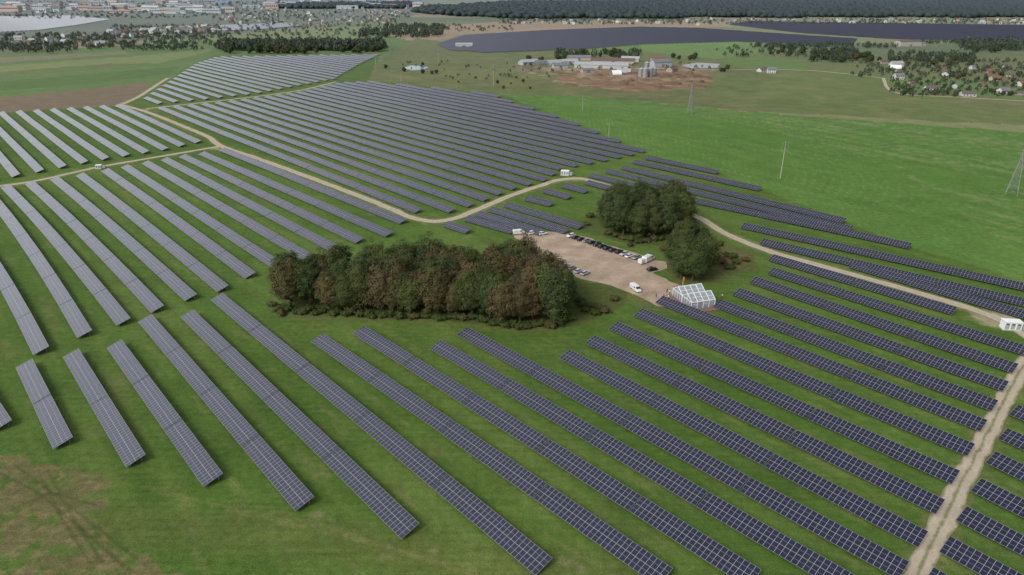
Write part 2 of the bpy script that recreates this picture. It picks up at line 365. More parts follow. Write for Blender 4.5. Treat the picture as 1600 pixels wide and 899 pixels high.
# ---------------------------------------------------------------- SOLAR ROWS
HW=2.28; Z0=1.4; TILT=17
def table(acc,A,B,zA,zB,tilt,s0,o,thin=.05):
    d=(B-A)/np.linalg.norm(B-A); n=np.array([-d[1],d[0]]); ct,st=math.cos(tilt),math.sin(tilt)
    def P(q,z,s): return np.array([q[0]-o[0]+n[0]*s*HW*ct,q[1]-o[1]+n[1]*s*HW*ct,z+s*HW*st])
    a,b_,c,e=P(A,zA,-1),P(B,zB,-1),P(B,zB,1),P(A,zA,1)
    L=float(np.linalg.norm(B-A)); L=round(L/1.14)*1.14
    acc.quad([a,b_,c,e],0,[(s0,0),(s0+L,0),(s0+L,4.56),(s0,4.56)])
    off=np.array([n[0]*st,n[1]*st,-ct])*thin
    a2,b2,c2,e2=a+off,b_+off,c+off,e+off
    acc.quad([e2,c2,b2,a2],1); acc.quad([a2,b2,b_,a],2); acc.quad([b2,c2,c,b_],2); acc.quad([c2,e2,e,c],2); acc.quad([e2,a2,a,e],2)
def supports(acc,A,B,zA,zB,tilt,o,step=4.6,r=.07):
    L=float(np.linalg.norm(B-A)); d=(B-A)/L; n=np.array([-d[1],d[0]]); ct,st=math.cos(tilt),math.sin(tilt)
    k=max(2,int(L/step)+1)
    for i in range(k):
        s=.8+(L-1.6)*i/(k-1); z=zA+(zB-zA)*s/L; q=A+d*s-o
        for sg in (-.55,.6):
            p=q+n*sg*HW*ct; top=z+sg*HW*st-.16
            acc.box((p[0],p[1],top/2),(.14,.10,top),0)
        p0=q-n*.92*HW*ct;p1=q+n*.92*HW*ct
        acc.bar((p0[0],p0[1],z-.92*HW*st-.16),(p1[0],p1[1],z+.92*HW*st-.16),.06)
    for sg in (-.6,.6):
        p0=A-o+n*sg*HW*ct; p1=B-o+n*sg*HW*ct
        acc.bar((p0[0],p0[1],zA+sg*HW*st-.1),(p1[0],p1[1],zB+sg*HW*st-.1),.045)
ROWN=0
def polypt(P,cum,s):
    i=min(max(np.searchsorted(cum,s)-1,0),len(P)-2); t=(s-cum[i])/(cum[i+1]-cum[i]); return P[i]*(1-t)+P[i+1]*t
def row(P,parts=True,label='long tilted row of dark blue solar panels on grass',group='rows of solar panels'):
    global ROWN; ROWN+=1
    P=[np.array(p,float) for p in P]; seg=[np.linalg.norm(b-a) for a,b in zip(P[:-1],P[1:])]; cum=np.array([0]+list(np.cumsum(seg))); L=cum[-1]
    nt_=max(1,int(round(L/30))); 
    if len(P)>2: nt_=max(nt_,5)
    o=P[0].copy(); a1=Acc(); a2=Acc() if parts else None
    for i in range(nt_):
        s0=L*i/nt_+(.0 if i==0 else .15); s1=L*(i+1)/nt_-(0 if i==nt_-1 else .15)
        A=polypt(P,cum,s0);B=polypt(P,cum,s1)
        za=Z0+.25*(vn(A[0:1],A[1:2],40,2)[0]-.5)+random.uniform(-.03,.03); zb=Z0+.25*(vn(B[0:1],B[1:2],40,2)[0]-.5)+random.uniform(-.03,.03)
        t=math.radians(TILT+random.uniform(-.5,.5))
        table(a1,A,B,za,zb,t,round(s0/1.14)*1.14,o)
        if parts: supports(a2,A,B,za,zb,t,o)
        else:
            ax=Acc(); supports(ax,A,B,za,zb,t,o,9,.1)
            for f in ax.f: a1.quad([ax.v[q] for q in f],2)
    if parts:
        e=ob('solar_panel_row',None,(o[0],o[1],0),label=label,category='solar panels',group=group); e.empty_display_size=.5
        ob('panel_surface',a1.mesh('panel_surface',[M_panel,M_back,M_steel],uv=True),parent=e)
        ob('support_frame',a2.mesh('support_frame',[M_steel]),parent=e)
    else:
        ob('solar_panel_row',a1.mesh('solar_panel_row',[M_panel,M_back,M_steel],uv=True),(o[0],o[1],0),label=label,category='solar panels',group=group)
def rw(u0,v0,u1,v1,bend=0,parts=True,**k):
    A=g(u0,v0,Z0);B=g(u1,v1,Z0)
    if bend:
        d=(B-A); L=np.linalg.norm(d); n=np.array([-d[1],d[0]])/L; pts=[A+d*t+n*bend*4*t*(1-t) for t in np.linspace(0,1,9)]
        row(pts,parts,**k)
    else: row([A,B],parts,**k)
near=[(-45,590,3,665),(37,567,98,692),(110,551,212,720),(178,537,333,750),(226,497,476,787),(292,490,641,830),(338,463,850,886),
(495,527,1040,903),(560,515,1180,905),(680,538,1330,915),(722,517,1413,892),(882,553,1443,843),(922,530,1470,792),(958,508,1494,746),(997,487,1518,703),
(1030,467,1538,665),(1120,473,1555,634),(1150,455,1572,604),(1176,437,1587,576),(1204,423,1610,550)]
for q in near: rw(*q)
for q in [(1205,402,1492,486),(1330,413,1620,497),(1190,377,1640,482),(1160,352,1640,457),(1085,313,1423,384)]: rw(*q)
for q in [(1584,640,1640,664),(1567,677,1650,714),(1548,714,1660,768),(1525,757,1670,830),(1502,802,1680,895),(1476,850,1690,965),(1450,900,1700,1040)]: rw(*q)
for q in [(1010,246,1122,269),(990,252,1188,295),(972,261,1320,345),(948,267,1330,358),(922,273,1060,307)]: rw(*q,parts=False)
for q in [(696,349,732,361),(728,340,802,361),(746,333,846,363),(765,326,886,361),(790,319,908,354),(822,309,862,319),(850,297,890,308),(880,289,916,299),(916,284,962,296)]: rw(*q,parts=False)
left=[(-70,330,64,548,1.6),(-20,300,132,522,1.4),(8,291,193,503,1.2),(45,285,246,483,1),(84,278,298,465,.8),(124,272,348,451,.6),(163,265,391,430,.5),(194,259,436,416,0),(226,253,480,401,0),(256,248,520,387,0),(284,243,562,376,0),(314,239,608,366,0),(346,233,630,346,0)]
for a in left: rw(*a[:4],bend=a[4])
def lattice(poly,spacing,c0=0,mn=12,dirv=None):
    d=D if dirv is None else dirv; n=np.array([-d[1],d[0]])
    P=[g(*p) for p in poly]; cs=[p@n for p in P]; c=math.floor(min(cs)/spacing)*spacing+c0; out=[]
    while c<max(cs):
        hits=[]
        for a,b in zip(P,P[1:]+P[:1]):
            ca,cb=a@n,b@n
            if (ca-c)*(cb-c)<0:
                q=a+(b-a)*(c-ca)/(cb-ca); hits.append(q@d)
        hits.sort()
        for i in range(0,len(hits)-1,2):
            if hits[i+1]-hits[i]>mn: out.append((d*hits[i]+n*c,d*hits[i+1]+n*c))
        c+=spacing
    return out
mid=[(244,178),(236,172),(330,163),(400,155),(470,145),(530,131),(575,129),(640,135),(770,149),(800,161),(890,191),(1008,240),(955,252),(870,268),(862,282),(800,299),(742,323),(690,338),(655,334),(612,320),(400,238),(345,218),(290,194)]
for a,b in lattice(mid,12.3,2): row([a,b],False,label='long tilted row of grey blue solar panels on grass')
far=[(236,165),(226,155),(264,129),(306,101),(338,90),(594,86),(562,101),(522,125),(400,148),(320,157)]
for a,b in lattice(far,14): row([a,b],False,label='distant pale grey row of solar panels in grass')
ul=[(-90,196),(0,178),(188,166),(230,180),(322,215),(322,222),(260,236),(150,254),(0,283),(-90,298)]
for a,b in lattice(ul,12.2,3): row([a,b],False,label='tilted row of grey solar panels beside a dirt track')
def stuffrows(polys,spacing,label,mat=None):
    acc=Acc()
    for poly in polys:
        for a,b in lattice(poly,spacing,mn=30):
            table(acc,a,b,1.8,1.8,math.radians(20),0,np.zeros(2))
    ob('solar_panel_rows',acc.mesh('solar_panel_rows',[mat or M_panelfar,M_back,M_back],uv=True),kind='stuff',label=label,category='solar farm')
stuffrows([[(682,70),(725,56),(860,48),(1000,43),(1090,45),(1340,62),(1330,72),(1150,66),(1000,70),(900,78),(760,83),(700,79)]],11.5,'far off dark blue solar farm on a flat field')
stuffrows([[(1140,39),(1170,34),(1640,41),(1640,66),(1400,62),(1250,52)]],9.5,'far off dark solar farm near the forest edge')
stuffrows([[(-60,27),(110,25),(172,31),(120,40),(60,48),(-60,54)],[(322,41),(440,37),(472,41),(400,47),(340,49)]],10,'far off pale solar farm by the town',M_panel)
# ---------------------------------------------------------------- TREES
def leafarr(seed,h,R,nc,lp,leaf,zc,rz,lo=-.55):
    r=np.random.default_rng(seed); ph=r.random(4)*6.28; n=nc*lp
    i=np.arange(nc)+.5; zz=1-(1-lo)*i/nc; a0=i*2.39996+r.uniform(0,6)
    dirs=np.stack([np.sqrt(1-zz**2)*np.cos(a0),np.sqrt(1-zz**2)*np.sin(a0),zz],1)+r.normal(size=(nc,3))*.2
    dirs/=np.linalg.norm(dirs,axis=1)[:,None]
    az=np.arctan2(dirs[:,1],dirs[:,0]); lobe=1+.14*np.sin(2*az+ph[0])+.12*np.sin(3*az+ph[1]+dirs[:,2]*3)
    rad=r.uniform(.64,1.02,nc)*lobe*.86
    cc=dirs*rad[:,None]*np.array([R,R,h*rz]); cc[:,2]+=h*zc
    cr=r.uniform(.17,.31,nc)*R; cb=r.uniform(.78,1.22,nc)
    ci=np.repeat(np.arange(nc),lp)
    ld=r.normal(size=(n,3)); ld[:,2]+=.35; ld/=np.linalg.norm(ld,axis=1)[:,None]
    pos=cc[ci]+ld*(cr[ci]*r.uniform(.55,1.2,n))[:,None]*np.array([1,1,.8])
    nrm=ld+dirs[ci]*.8+np.array([0,0,.35])+r.normal(size=(n,3))*.3; nrm/=np.linalg.norm(nrm,axis=1)[:,None]
    t=np.cross(nrm,r.normal(size=(n,3))); t/=np.linalg.norm(t,axis=1)[:,None]; b2=np.cross(nrm,t)
    s=(leaf*r.uniform(.55,1.2,n))[:,None]
    q=np.stack([pos-t*s-b2*s*.6,pos+t*s-b2*s*.5,pos+t*s*.8+b2*s*.6,pos-t*s*.7+b2*s*.5],1).reshape(-1,3)
    q[:,2]=np.maximum(q[:,2],.05)
    bri=np.repeat(cb[ci]*r.uniform(.8,1.2,n),4); hue=np.repeat((r.uniform(-.05,.05,nc))[ci],4)
    col=np.stack([bri*(1+hue),bri,bri*(1-hue*.6),np.ones_like(bri)],1)
    return q,col,ph,r
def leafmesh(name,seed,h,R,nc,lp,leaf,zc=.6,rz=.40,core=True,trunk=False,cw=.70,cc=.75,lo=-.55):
    q,col,ph,r=leafarr(seed,h,R,nc,lp,leaf,zc,rz,lo); n=nc*lp
    verts=[q];cols=[col];faces=[tuple(range(4*i,4*i+4)) for i in range(n)]; base=4*n
    if core:
        nu,nv=12,8; k=[]
        for j in range(nv+1):
            for i in range(nu):
                th=math.pi*j/nv; a=2*math.pi*i/nu; w=cw*(1+.12*math.sin(2*a+ph[0])+r.uniform(-.1,.1))
                k.append((R*w*math.sin(th)*math.cos(a),R*w*math.sin(th)*math.sin(a),max(.1,h*zc+h*rz*w*math.cos(th))))
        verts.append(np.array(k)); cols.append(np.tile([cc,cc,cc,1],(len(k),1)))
        for j in range(nv):
            for i in range(nu): faces.append((base+j*nu+i,base+(j+1)*nu+i,base+(j+1)*nu+(i+1)%nu,base+j*nu+(i+1)%nu))
        base+=len(k)
    if trunk:
        k=[]
        for z,rr in ((0,.35),(h*zc,.18)):
            for i in range(6): k.append((rr*math.cos(i*1.047),rr*math.sin(i*1.047),z))
        verts.append(np.array(k)); cols.append(np.tile([.8,.6,.5,1],(12,1)))
        for i in range(6): faces.append((base+i,base+(i+1)%6,base+6+(i+1)%6,base+6+i))
    return mk(name,np.concatenate(verts),faces,[M_leaf],col=np.concatenate(cols))
def trunkmesh(seed,h,R):
    r=random.Random(seed); a=Acc(); pts=[(0,0,-.2,.42),(r.uniform(-.2,.2),r.uniform(-.2,.2),h*.2,.32),(r.uniform(-.4,.4),r.uniform(-.4,.4),h*.42,.24),(r.uniform(-.6,.6),r.uniform(-.6,.6),h*.75,.08)]
    for x,y in zip(pts[:-1],pts[1:]): a.bar(x[:3],y[:3],x[3],0,8,y[3])
    for i in range(6):
        z=h*r.uniform(.2,.5); an=i*1.05+r.uniform(-.3,.3); L=R*r.uniform(.5,.8)
        m1=(math.cos(an)*L*.5,math.sin(an)*L*.5,z+L*.35); a.bar((0,0,z),m1,.16,0,6,.11); a.bar(m1,(math.cos(an)*L,math.sin(an)*L,z+L*.9),.11,0,6,.04)
    return a.mesh('trunk',[M_trunk],True)
NV=9
crowns=[leafmesh('crown',50+i,17,4.9+.45*(i%4),150,85,.22,zc=.50,rz=.49,lo=-.8) for i in range(NV)]
trunks=[trunkmesh(i,17,5.2) for i in range(NV)]
fars=[leafmesh('broadleaf_tree',80+i,14,5.6,40,26,.6,trunk=True,zc=.48,rz=.48,cc=.75,lo=-.8) for i in range(5)]
GREEN=[(80,92,54),(74,88,51),(86,96,55),(78,90,55),(88,96,56)]
BROWN=[(100,92,62),(97,89,60),(104,94,65),(95,92,60),(92,92,58),(98,94,60)]
def tree(x,y,h,colr,label,group,wid=1.):
    i=random.randrange(NV); s=h/17
    e=ob('broadleaf_tree',None,(x,y,0),rot=random.uniform(0,6.28),label=label,category='tree',group=group); e.scale=(s*wid,s*wid,s)
    ob('trunk',trunks[i],parent=e); ob('crown',crowns[i],parent=e,color=colr)
def scatter(polyimg,mind,n,seed,margin=0):
    r=np.random.default_rng(seed); P=np.array([g(*p) for p in polyimg]); lo=P.min(0);hi=P.max(0); pts=[]
    for _ in range(n*200):
        q=lo+r.random(2)*(hi-lo)
        if not inpoly(q[0:1],q[1:2],[tuple(a) for a in P])[0]: continue
        if all(np.hypot(*(q-a))>mind for a in pts): pts.append(q)
        if len(pts)>=n: break
    return pts
def grove(poly,mind,n,seed,h0,h1,pb,grp):
    for q in scatter(poly,mind,n,seed):
        br=random.random()<pb; c=lin(random.choice(BROWN if br else GREEN))*random.uniform(.88,1.12)
        tree(q[0],q[1],random.uniform(h0,h1),c,('brownish autumn tree' if br else 'dark green broadleaf tree')+' standing in a dense grove among solar rows',grp,random.uniform(.85,1.15))
grove([(448,480),(560,488),(650,492),(730,493),(800,506),(870,503),(886,486),(870,456),(800,443),(650,443),(520,455),(452,464)],4.6,92,3,13.,20.,.45,'trees of the large grove')
grove([(950,362),(1000,373),(1058,366),(1070,345),(1040,334),(962,334),(946,348)],4.6,38,4,14.5,20,.0,'trees of the round grove')
grove([(1056,434),(1082,441),(1103,432),(1095,412),(1062,410)],3.6,13,5,14.5,20,.0,'trees beside the car park')
# shrubs
shrub=[leafmesh('shrub',120+i,2.6,2.1,18,40,.18,zc=.45,rz=.5,lo=-.6) for i in range(3)]
sp=[(915,487),(930,492),(945,488),(905,470),(960,470),(1120,405),(1135,400),(1150,412),(1165,408),(1140,420),(1098,392),(1125,385),(915,352),(922,340),(1050,388),(1038,392),(440,492),(425,478),(985,385),(922,480),(936,484),(910,478),(1128,412),(1144,404),(1110,398)]
for u in range(440,900,11): sp.append((u+random.uniform(-4,4),np.interp(u,[440,560,730,800,870,900],[486,494,498,513,510,494])+random.uniform(-3,3)))
for u in range(950,1060,12): sp.append((u,np.interp(u,[950,1000,1060],[368,379,372])+random.uniform(-2,2)))
for u,v in sp:
    p=g(u,v); ob('shrub',random.choice(shrub),(p[0],p[1],0),rot=random.uniform(0,6),color=lin(random.choice([(88,98,54),(98,92,60),(76,90,48),(80,90,50)])),label='low rough shrub in long grass near the trees',category='shrub',group='shrubs near the groves').scale=[random.uniform(.7,1.3),random.uniform(.7,1.3),random.uniform(.6,1.1)]
# mid-distance individual trees
cl=[(345,85,480,82,18,15),(470,84,600,81,12,13),(1180,88,1260,78,12,11),(1262,98,1335,86,16,13),(1335,98,1385,88,8,11),(895,90,990,84,12,11),(1120,113,1140,109,4,8),
(1385,100,1450,90,8,10),(1430,104,1520,94,10,9),(1480,130,1600,116,16,6),(1400,150,1480,128,8,5),(1520,84,1610,76,6,12),(600,118,700,96,6,6),(1440,150,1600,144,8,4.5),(700,140,860,124,6,4),(812,96,880,92,8,8),(1040,96,1090,90,7,8)]
for u0,v0,u1,v1,n,h in cl:
    for _ in range(n):
        p=g(random.uniform(u0,u1),random.uniform(min(v0,v1),max(v0,v1))); s=h/14*random.uniform(.6,1.15)
        o=ob('broadleaf_tree',random.choice(fars),(p[0],p[1],0),rot=random.uniform(0,6),color=lin(random.choice([(72,86,56),(78,88,58),(66,82,54),(90,88,62)])),label='small leafy tree at the edge of farmland',category='tree',group='trees along field edges'); o.scale=(s*1.15,s*1.15,s)
def belt(areas,name,label,nl=(14,10),colr=(74,87,62)):
    T=[leafarr(300+i,1,1,nl[0],nl[1],.16,.45,.5,-.6) for i in range(4)]
    V=[];C=[]; r=np.random.default_rng(9)
    for (u0,v0,u1,v1,n,h) in areas:
        for _ in range(n):
            t=r.random(); p=g(u0+(u1-u0)*t,r.uniform(min(v0,v1),max(v0,v1))); hh=h*r.uniform(.6,1.15); q,col,_,_=T[r.integers(4)]
            a=r.uniform(0,6.28); ca,sa=math.cos(a),math.sin(a); w=hh*r.uniform(.42,.6)
            x=(q[:,0]*ca-q[:,1]*sa)*w+p[0]; y=(q[:,0]*sa+q[:,1]*ca)*w+p[1]; V.append(np.stack([x,y,q[:,2]*hh],1))
            dd=math.hypot(*p); hz=(1-math.exp(-max(dd-500,0)/7500)); c=lin(colr)*r.uniform(.75,1.2)*np.array([r.uniform(.95,1.15),1,1]); cl_=col.copy(); cl_[:,:3]=cl_[:,:3]*c*(1-hz)+lin((124,136,150))*hz  # leaf colour blended towards blue-grey with distance: painted haze
            C.append(cl_)
    V=np.concatenate(V); fc=np.arange(len(V)).reshape(-1,4)
    ob(name,mknp(name,V,fc,[M_leaf],np.concatenate(C)),kind='stuff',color=(1,1,1),label=label,category='trees')
belt([(340,72,600,80,300,17),(560,60,690,50,90,14),(600,48,700,42,80,13)],'tree_belt','dense dark tree belt bordering the solar field')
belt([(0,84,110,70,90,11),(110,80,330,62,150,10),(0,66,180,54,120,9),(170,62,345,40,340,8),(340,60,620,30,340,8),(0,30,640,3,760,10),(-60,12,640,2,400,12),
 (780,39,1620,31,480,9),(1180,76,1400,72,90,9),(1500,80,1620,66,150,13),(1390,98,1520,86,110,9),(1270,98,1340,80,90,11),(1440,70,1620,66,80,8),(690,50,800,40,40,8),(870,92,1000,82,70,9),(1330,122,1620,96,170,7),(1390,152,1640,120,230,5),(1120,90,1260,72,50,8),(820,112,1110,100,45,5),(620,125,860,95,40,4)],'tree_clumps','scattered trees between town houses and farm fields',(9,8))
def woods(areas,name,label,sp=24,hh=17,colr=(52,64,58)):
    import bmesh
    V=[];Fc=[];C=[]; r=np.random.default_rng(5)
    bm=bmesh.new(); bmesh.ops.create_icosphere(bm,subdivisions=1,radius=1); bm.verts.ensure_lookup_table()
    iv=np.array([v.co[:] for v in bm.verts]); fi=np.array([[v.index for v in f.verts] for f in bm.faces]); bm.free()
    for poly,dens in areas:
        P=np.array([g(*p) for p in poly]); lo=P.min(0);hi=P.max(0); nx=int((hi[0]-lo[0])/sp)+1; ny=int((hi[1]-lo[1])/sp)+1
        X,Y=np.meshgrid(lo[0]+np.arange(nx)*sp,lo[1]+np.arange(ny)*sp); X=X.ravel()+r.uniform(-sp,sp,X.size)*.6;Y=Y.ravel()+r.uniform(-sp,sp,Y.size)*.6
        k=inpoly(X+60*(vn(X,Y,120,1)-.5),Y+160*(vn(X,Y,150,2)-.5),[tuple(a) for a in P])&(r.random(X.size)<dens)
        for x,y in zip(X[k],Y[k]):
            s=r.uniform(.75,1.2); h=hh*s*r.uniform(.8,1.1); v=iv*r.uniform(.75,1.2,(len(iv),1))*np.array([sp*.62*s,sp*.62*s,h*.55])+np.array([x,y,h*.5])
            b=len(V)*len(iv); V.append(v); Fc.append(fi+b); c=lin(colr)*r.uniform(.86,1.14)*(.75+.5*vn(np.array([x]),np.array([y]),200,3)[0]); dd=math.hypot(x,y); hz=1-math.exp(-dd/8500); c=c*(1-hz)+lin((118,132,146))*hz*.8  # distance haze baked into each blob's colour
            C.append(np.tile([*c,1],(len(iv),1)))
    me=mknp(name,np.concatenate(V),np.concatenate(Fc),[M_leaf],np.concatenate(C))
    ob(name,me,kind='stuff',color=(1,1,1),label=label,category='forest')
woods([([(640,16),(800,5),(1200,2),(1760,2),(1760,25),(1500,28),(1300,27),(1000,29),(850,31),(700,26)],1.0),([(430,8),(640,6),(640,14),(430,14)],.9)],'forest','wide dark conifer forest along the horizon',24,18,(48,60,54))
# ---------------------------------------------------------------- BUILDINGS
def gable(name,L,W,hw,hr,roofm,parts=True):
    w=Acc(); a,b=L/2,W/2
    w.quad([(-a,-b,0),(a,-b,0),(a,-b,hw),(-a,-b,hw)]); w.quad([(a,b,0),(-a,b,0),(-a,b,hw),(a,b,hw)])
    w.quad([(a,-b,0),(a,b,0),(a,b,hw),(a,0,hw+hr),(a,-b,hw)]); w.quad([(-a,b,0),(-a,-b,0),(-a,-b,hw),(-a,0,hw+hr),(-a,b,hw)])
    r=Acc(); e=.5; sl=hr/b; zl=hw-e*sl+.12; zt=hw+hr+.12
    for sg in (-1,1):
        q=[(-a-e,sg*(b+e),zl),(a+e,sg*(b+e),zl),(a+e,0,zt),(-a-e,0,zt)]; q2=[(x,y,z+.18) for x,y,z in q]
        if sg>0: q=q[::-1];q2=q2[::-1]
        r.quad(q2); r.quad(q[::-1]); 
        for i in range(4): j=(i+1)%4; r.quad([q[i],q[j],q2[j],q2[i]])
    return w,r
def houseparts(L,W,hw,hr,roofm):
    w,r=gable('h',L,W,hw,hr,roofm); b=W/2
    wa=Acc(); wa.box((0,-b-.02,1.5),(1.5,.08,1.3))
    dr=Acc(); dr.box((0,-b-.03,1.05),(1.0,.08,2.1))
    ch=Acc(); ch.box((0,0,0),(.8,.8,2.0))
    return dict(wall=w.mesh('wall',[M_wallobj]),roof=r.mesh('roof',[roofm]),window=wa.mesh('window',[M_winglass]),door=dr.mesh('door',[M_doorbrown]),chimney=ch.mesh('chimney',[M_roofred]),hw=hw,hr=hr,L=L,W=W)
hk=[houseparts(13,9,3.0,3.2,M_roofred),houseparts(12,9,5.2,3.0,M_roofgrey),houseparts(15,10,3.0,2.6,M_roofbrown)]
def house(u,v,k,wallc,rot,label,grp='houses of the village',s=.85):
    K=hk[k]; p=g(u,v); e=ob('house',None,(p[0],p[1],0),rot=rot,label=label,category='house',group=grp); e.scale=(s,s,s)
    ob('wall',K['wall'],parent=e,color=wallc); r=ob('roof',K['roof'],parent=e); ob('chimney',K['chimney'],(K['L']*.2,1,K['hw']+K['hr']),parent=r)
    for x in (-.36,-.14,.34): ob('window',K['window'],(K['L']*x,0,0),parent=e)
    if K['hw']>4:
        for x in (-.36,-.14,.12,.34): ob('window',K['window'],(K['L']*x,0,2.7),parent=e)
    ob('door',K['door'],(K['L']*.1,0,0),parent=e)
W_=(.56,.55,.51)
for q in [(1403,124,1,W_,.1,'white two storey house with grey roof'),(1545,114,0,(.42,.25,.2),.3,'brick house with red tiled roof'),(1455,141,2,W_,-.1,'white house with dark roof'),
 (1567,148,1,W_,.2,'white house with grey roof'),(1595,134,0,W_,.5,'cream house with red roof'),(1380,99,2,(.5,.45,.4),.2,'house with brown roof among trees'),(1205,114,1,W_,-.2,'white farmhouse with grey roof by field'),(1192,112,2,W_,.4,'low white shed with brown roof'),
 (1555,126,0,(.5,.43,.35),.0,'beige house with red roof'),(1440,72,1,(.45,.42,.4),.1,'weathered grey building among trees'),(1480,118,2,(.5,.5,.5),.6,'grey house with brown roof'),(1512,150,2,(.5,.5,.48),-.2,'small house with brown roof in garden'),(1630,140,1,W_,.1,'white house with grey roof')]:
    house(*q)
for q in [(1424,132,2,(.4,.36,.3),.5,'small brown roofed garden shed'),(1492,138,1,(.45,.45,.43),.9,'small grey roofed outbuilding in garden'),(1535,137,0,(.45,.38,.32),-.4,'small red roofed shed in garden'),(1580,120,2,(.45,.42,.38),.3,'small brown roofed house by trees'),(1610,112,0,(.52,.48,.43),.8,'small house with red roof by trees'),(1405,112,2,(.45,.42,.4),.1,'small brown roofed outbuilding by the road'),(1520,108,1,(.5,.5,.5),.2,'small grey roofed house among trees'),(1570,106,2,(.42,.4,.36),.5,'small brown roofed house among trees'),(1590,148,2,(.42,.4,.36),-.3,'small brown roofed garden shed'),(1470,108,0,(.42,.36,.32),.1,'small red roofed house among trees')]:
    house(*q,s=.6)
def barn(u,v,L,W,hw,hr,rot,roofm,wallc,label):
    p=g(u,v); w,r=gable('b',L,W,hw,hr,roofm); e=ob('barn',None,(p[0],p[1],0),rot=rot,label=label,category='barn',group='farm buildings')
    ob('wall',w.mesh('wall',[M_wallobj]),parent=e,color=wallc); ob('roof',r.mesh('roof',[roofm]),parent=e)
    for c_,s_ in (((L/2+.05,0,2),(.12,4,4)),((0,-W/2-.05,1.8),(4,.12,3.6))):
        d=Acc(); d.box(c_,s_); ob('door',d.mesh('door',[M_roofgrey]),parent=e)
barn(826,101,26,14,4,3,.5,M_rooflight,(.35,.37,.4),'grey metal barn on farmyard')
barn(905,94,34,12,4,3,-.1,M_roofgrey,(.42,.34,.29),'long brick barn with grey roof')
barn(940,106,72,16,4,3.2,-.25,M_rooflight,(.45,.45,.43),'very long cattle shed with pale roof')
barn(958,99,60,13,4,3,-.2,M_roofbrown,(.42,.36,.31),'long shed with brown roof')
barn(1032,104,26,15,6,3.5,.3,M_roofgrey,(.34,.36,.38),'tall grey metal farm hall')
barn(1028,97,20,12,4,3,.1,M_roofred,(.42,.35,.3),'shed with red roof')
barn(875,106,20,10,3.5,2.5,.2,M_roofgrey,(.4,.38,.35),'small grey farm shed')
barn(985,96,26,11,4,3,-.3,M_rooflight,(.42,.40,.38),'pale roofed cattle shed on farmyard')
barn(890,100,22,10,4,2.5,.1,M_rooflight,(.4,.4,.4),'small metal shed beside arched hangars')
barn(1050,112,14,9,3.5,2.5,.8,M_roofbrown,(.35,.3,.26),'small weathered shed beside farm hall')
barn(918,113,16,8,3,2,.3,M_roofgrey,(.36,.34,.3),'low weathered shed on farmyard')
barn(1400,104,16,10,4,3,.2,M_rooflight,(.5,.5,.5),'white metal hall by garden plots')
barn(1418,72,42,18,8,2,.15,M_roofbrown,(.38,.36,.34),'large weathered grey hall on a rise')
barn(725,74,30,14,5,2.5,.1,M_rooflight,(.5,.5,.5),'pale hall beside distant solar field')
def hangar(u,v,L,R,rot,label,mat=M_rooflight):
    p=g(u,v); a=Acc(); n=12
    for i in range(n):
        t0,t1=math.pi*i/n,math.pi*(i+1)/n
        a.quad([(-L/2,R*math.cos(t0),R*.8*math.sin(t0)),(L/2,R*math.cos(t0),R*.8*math.sin(t0)),(L/2,R*math.cos(t1),R*.8*math.sin(t1)),(-L/2,R*math.cos(t1),R*.8*math.sin(t1))])
    ends=Acc()
    for sx in (-1,1):
        q=[(sx*L/2*.995,R*.99*math.cos(math.pi*i/n),R*.79*math.sin(math.pi*i/n)) for i in range(n+1)]; ends.quad(q if sx>0 else q[::-1])
    d=Acc(); d.box((L/2+.05,0,R*.28),(.1,R*.8,R*.56))
    e=ob('arched_hangar',None,(p[0],p[1],0),rot=rot,label=label,category='barn',group='farm buildings')
    ob('roof',a.mesh('roof',[mat],True),parent=e); ob('wall',ends.mesh('wall',[M_roofgrey]),parent=e); ob('door',d.mesh('door',[M_dark]),parent=e)
hangar(850,101,26,8,.5,'grey arched metal hangar on farmyard',M_roofgrey); hangar(866,101,26,8,.5,'silver arched metal hangar on farmyard'); hangar(1398,107,14,6,-.3,'white arched hangar near houses',M_white)
hangar(962,116,12,6,.2,'white domed tarpaulin store on farmyard',M_white); hangar(975,113,18,6,-.2,'pale plastic covered silage store')
for u,v,r_,h in [(1001,120,3.2,9),(1008,121,3.4,10),(1016,120,3.4,10),(1022,118,3.0,8),(1010,114,3.2,12)]:
    p=g(u,v); e=ob('grain_silo',None,(p[0],p[1],0),label='round corrugated steel grain silo with cone roof',category='silo',group='grain silos'); n=20
    ring=lambda z,q:[(q*math.cos(2*math.pi*i/n),q*math.sin(2*math.pi*i/n),z) for i in range(n)]
    a=Acc(); secs=[]; z=0
    while z<h: secs+=[ring(z,r_),ring(z+.4,r_+.06)]; z+=.8
    a.loft(secs); ob('wall',a.mesh('wall',[M_steel],True),parent=e)
    a=Acc(); a.loft([ring(h+.02,r_+.2),ring(h+1.8,.35),ring(h+2.2,.3)]); ob('roof',a.mesh('roof',[M_rooflight]),parent=e)
M_earth=simple('heap_earth',(.13,.09,.06),.95,0,.35,.6)
for i in range(22):
    u=random.uniform(1020,1105) if i<14 else random.uniform(890,990); v=random.uniform(114,136); p=g(u,v); L=random.uniform(4,12); hh=random.uniform(1.4,3.0); nn=14
    secs=[]
    for k,(rr_,z) in enumerate([(1,0),(.86,.35),(.6,.72),(.3,.95),(.05,1)]): secs.append([(L*rr_*math.cos(6.283*j/nn)*random.uniform(.88,1.12),L*.6*rr_*math.sin(6.283*j/nn)*random.uniform(.88,1.12),z*hh) for j in range(nn)])
    a=Acc(); a.loft(secs); ob('earth_heap',a.mesh('earth_heap',[M_earth],True),(p[0],p[1],0),rot=random.uniform(0,3),label='brown heap of earth and manure on farmyard',category='earth heap',group='heaps on the farmyard')
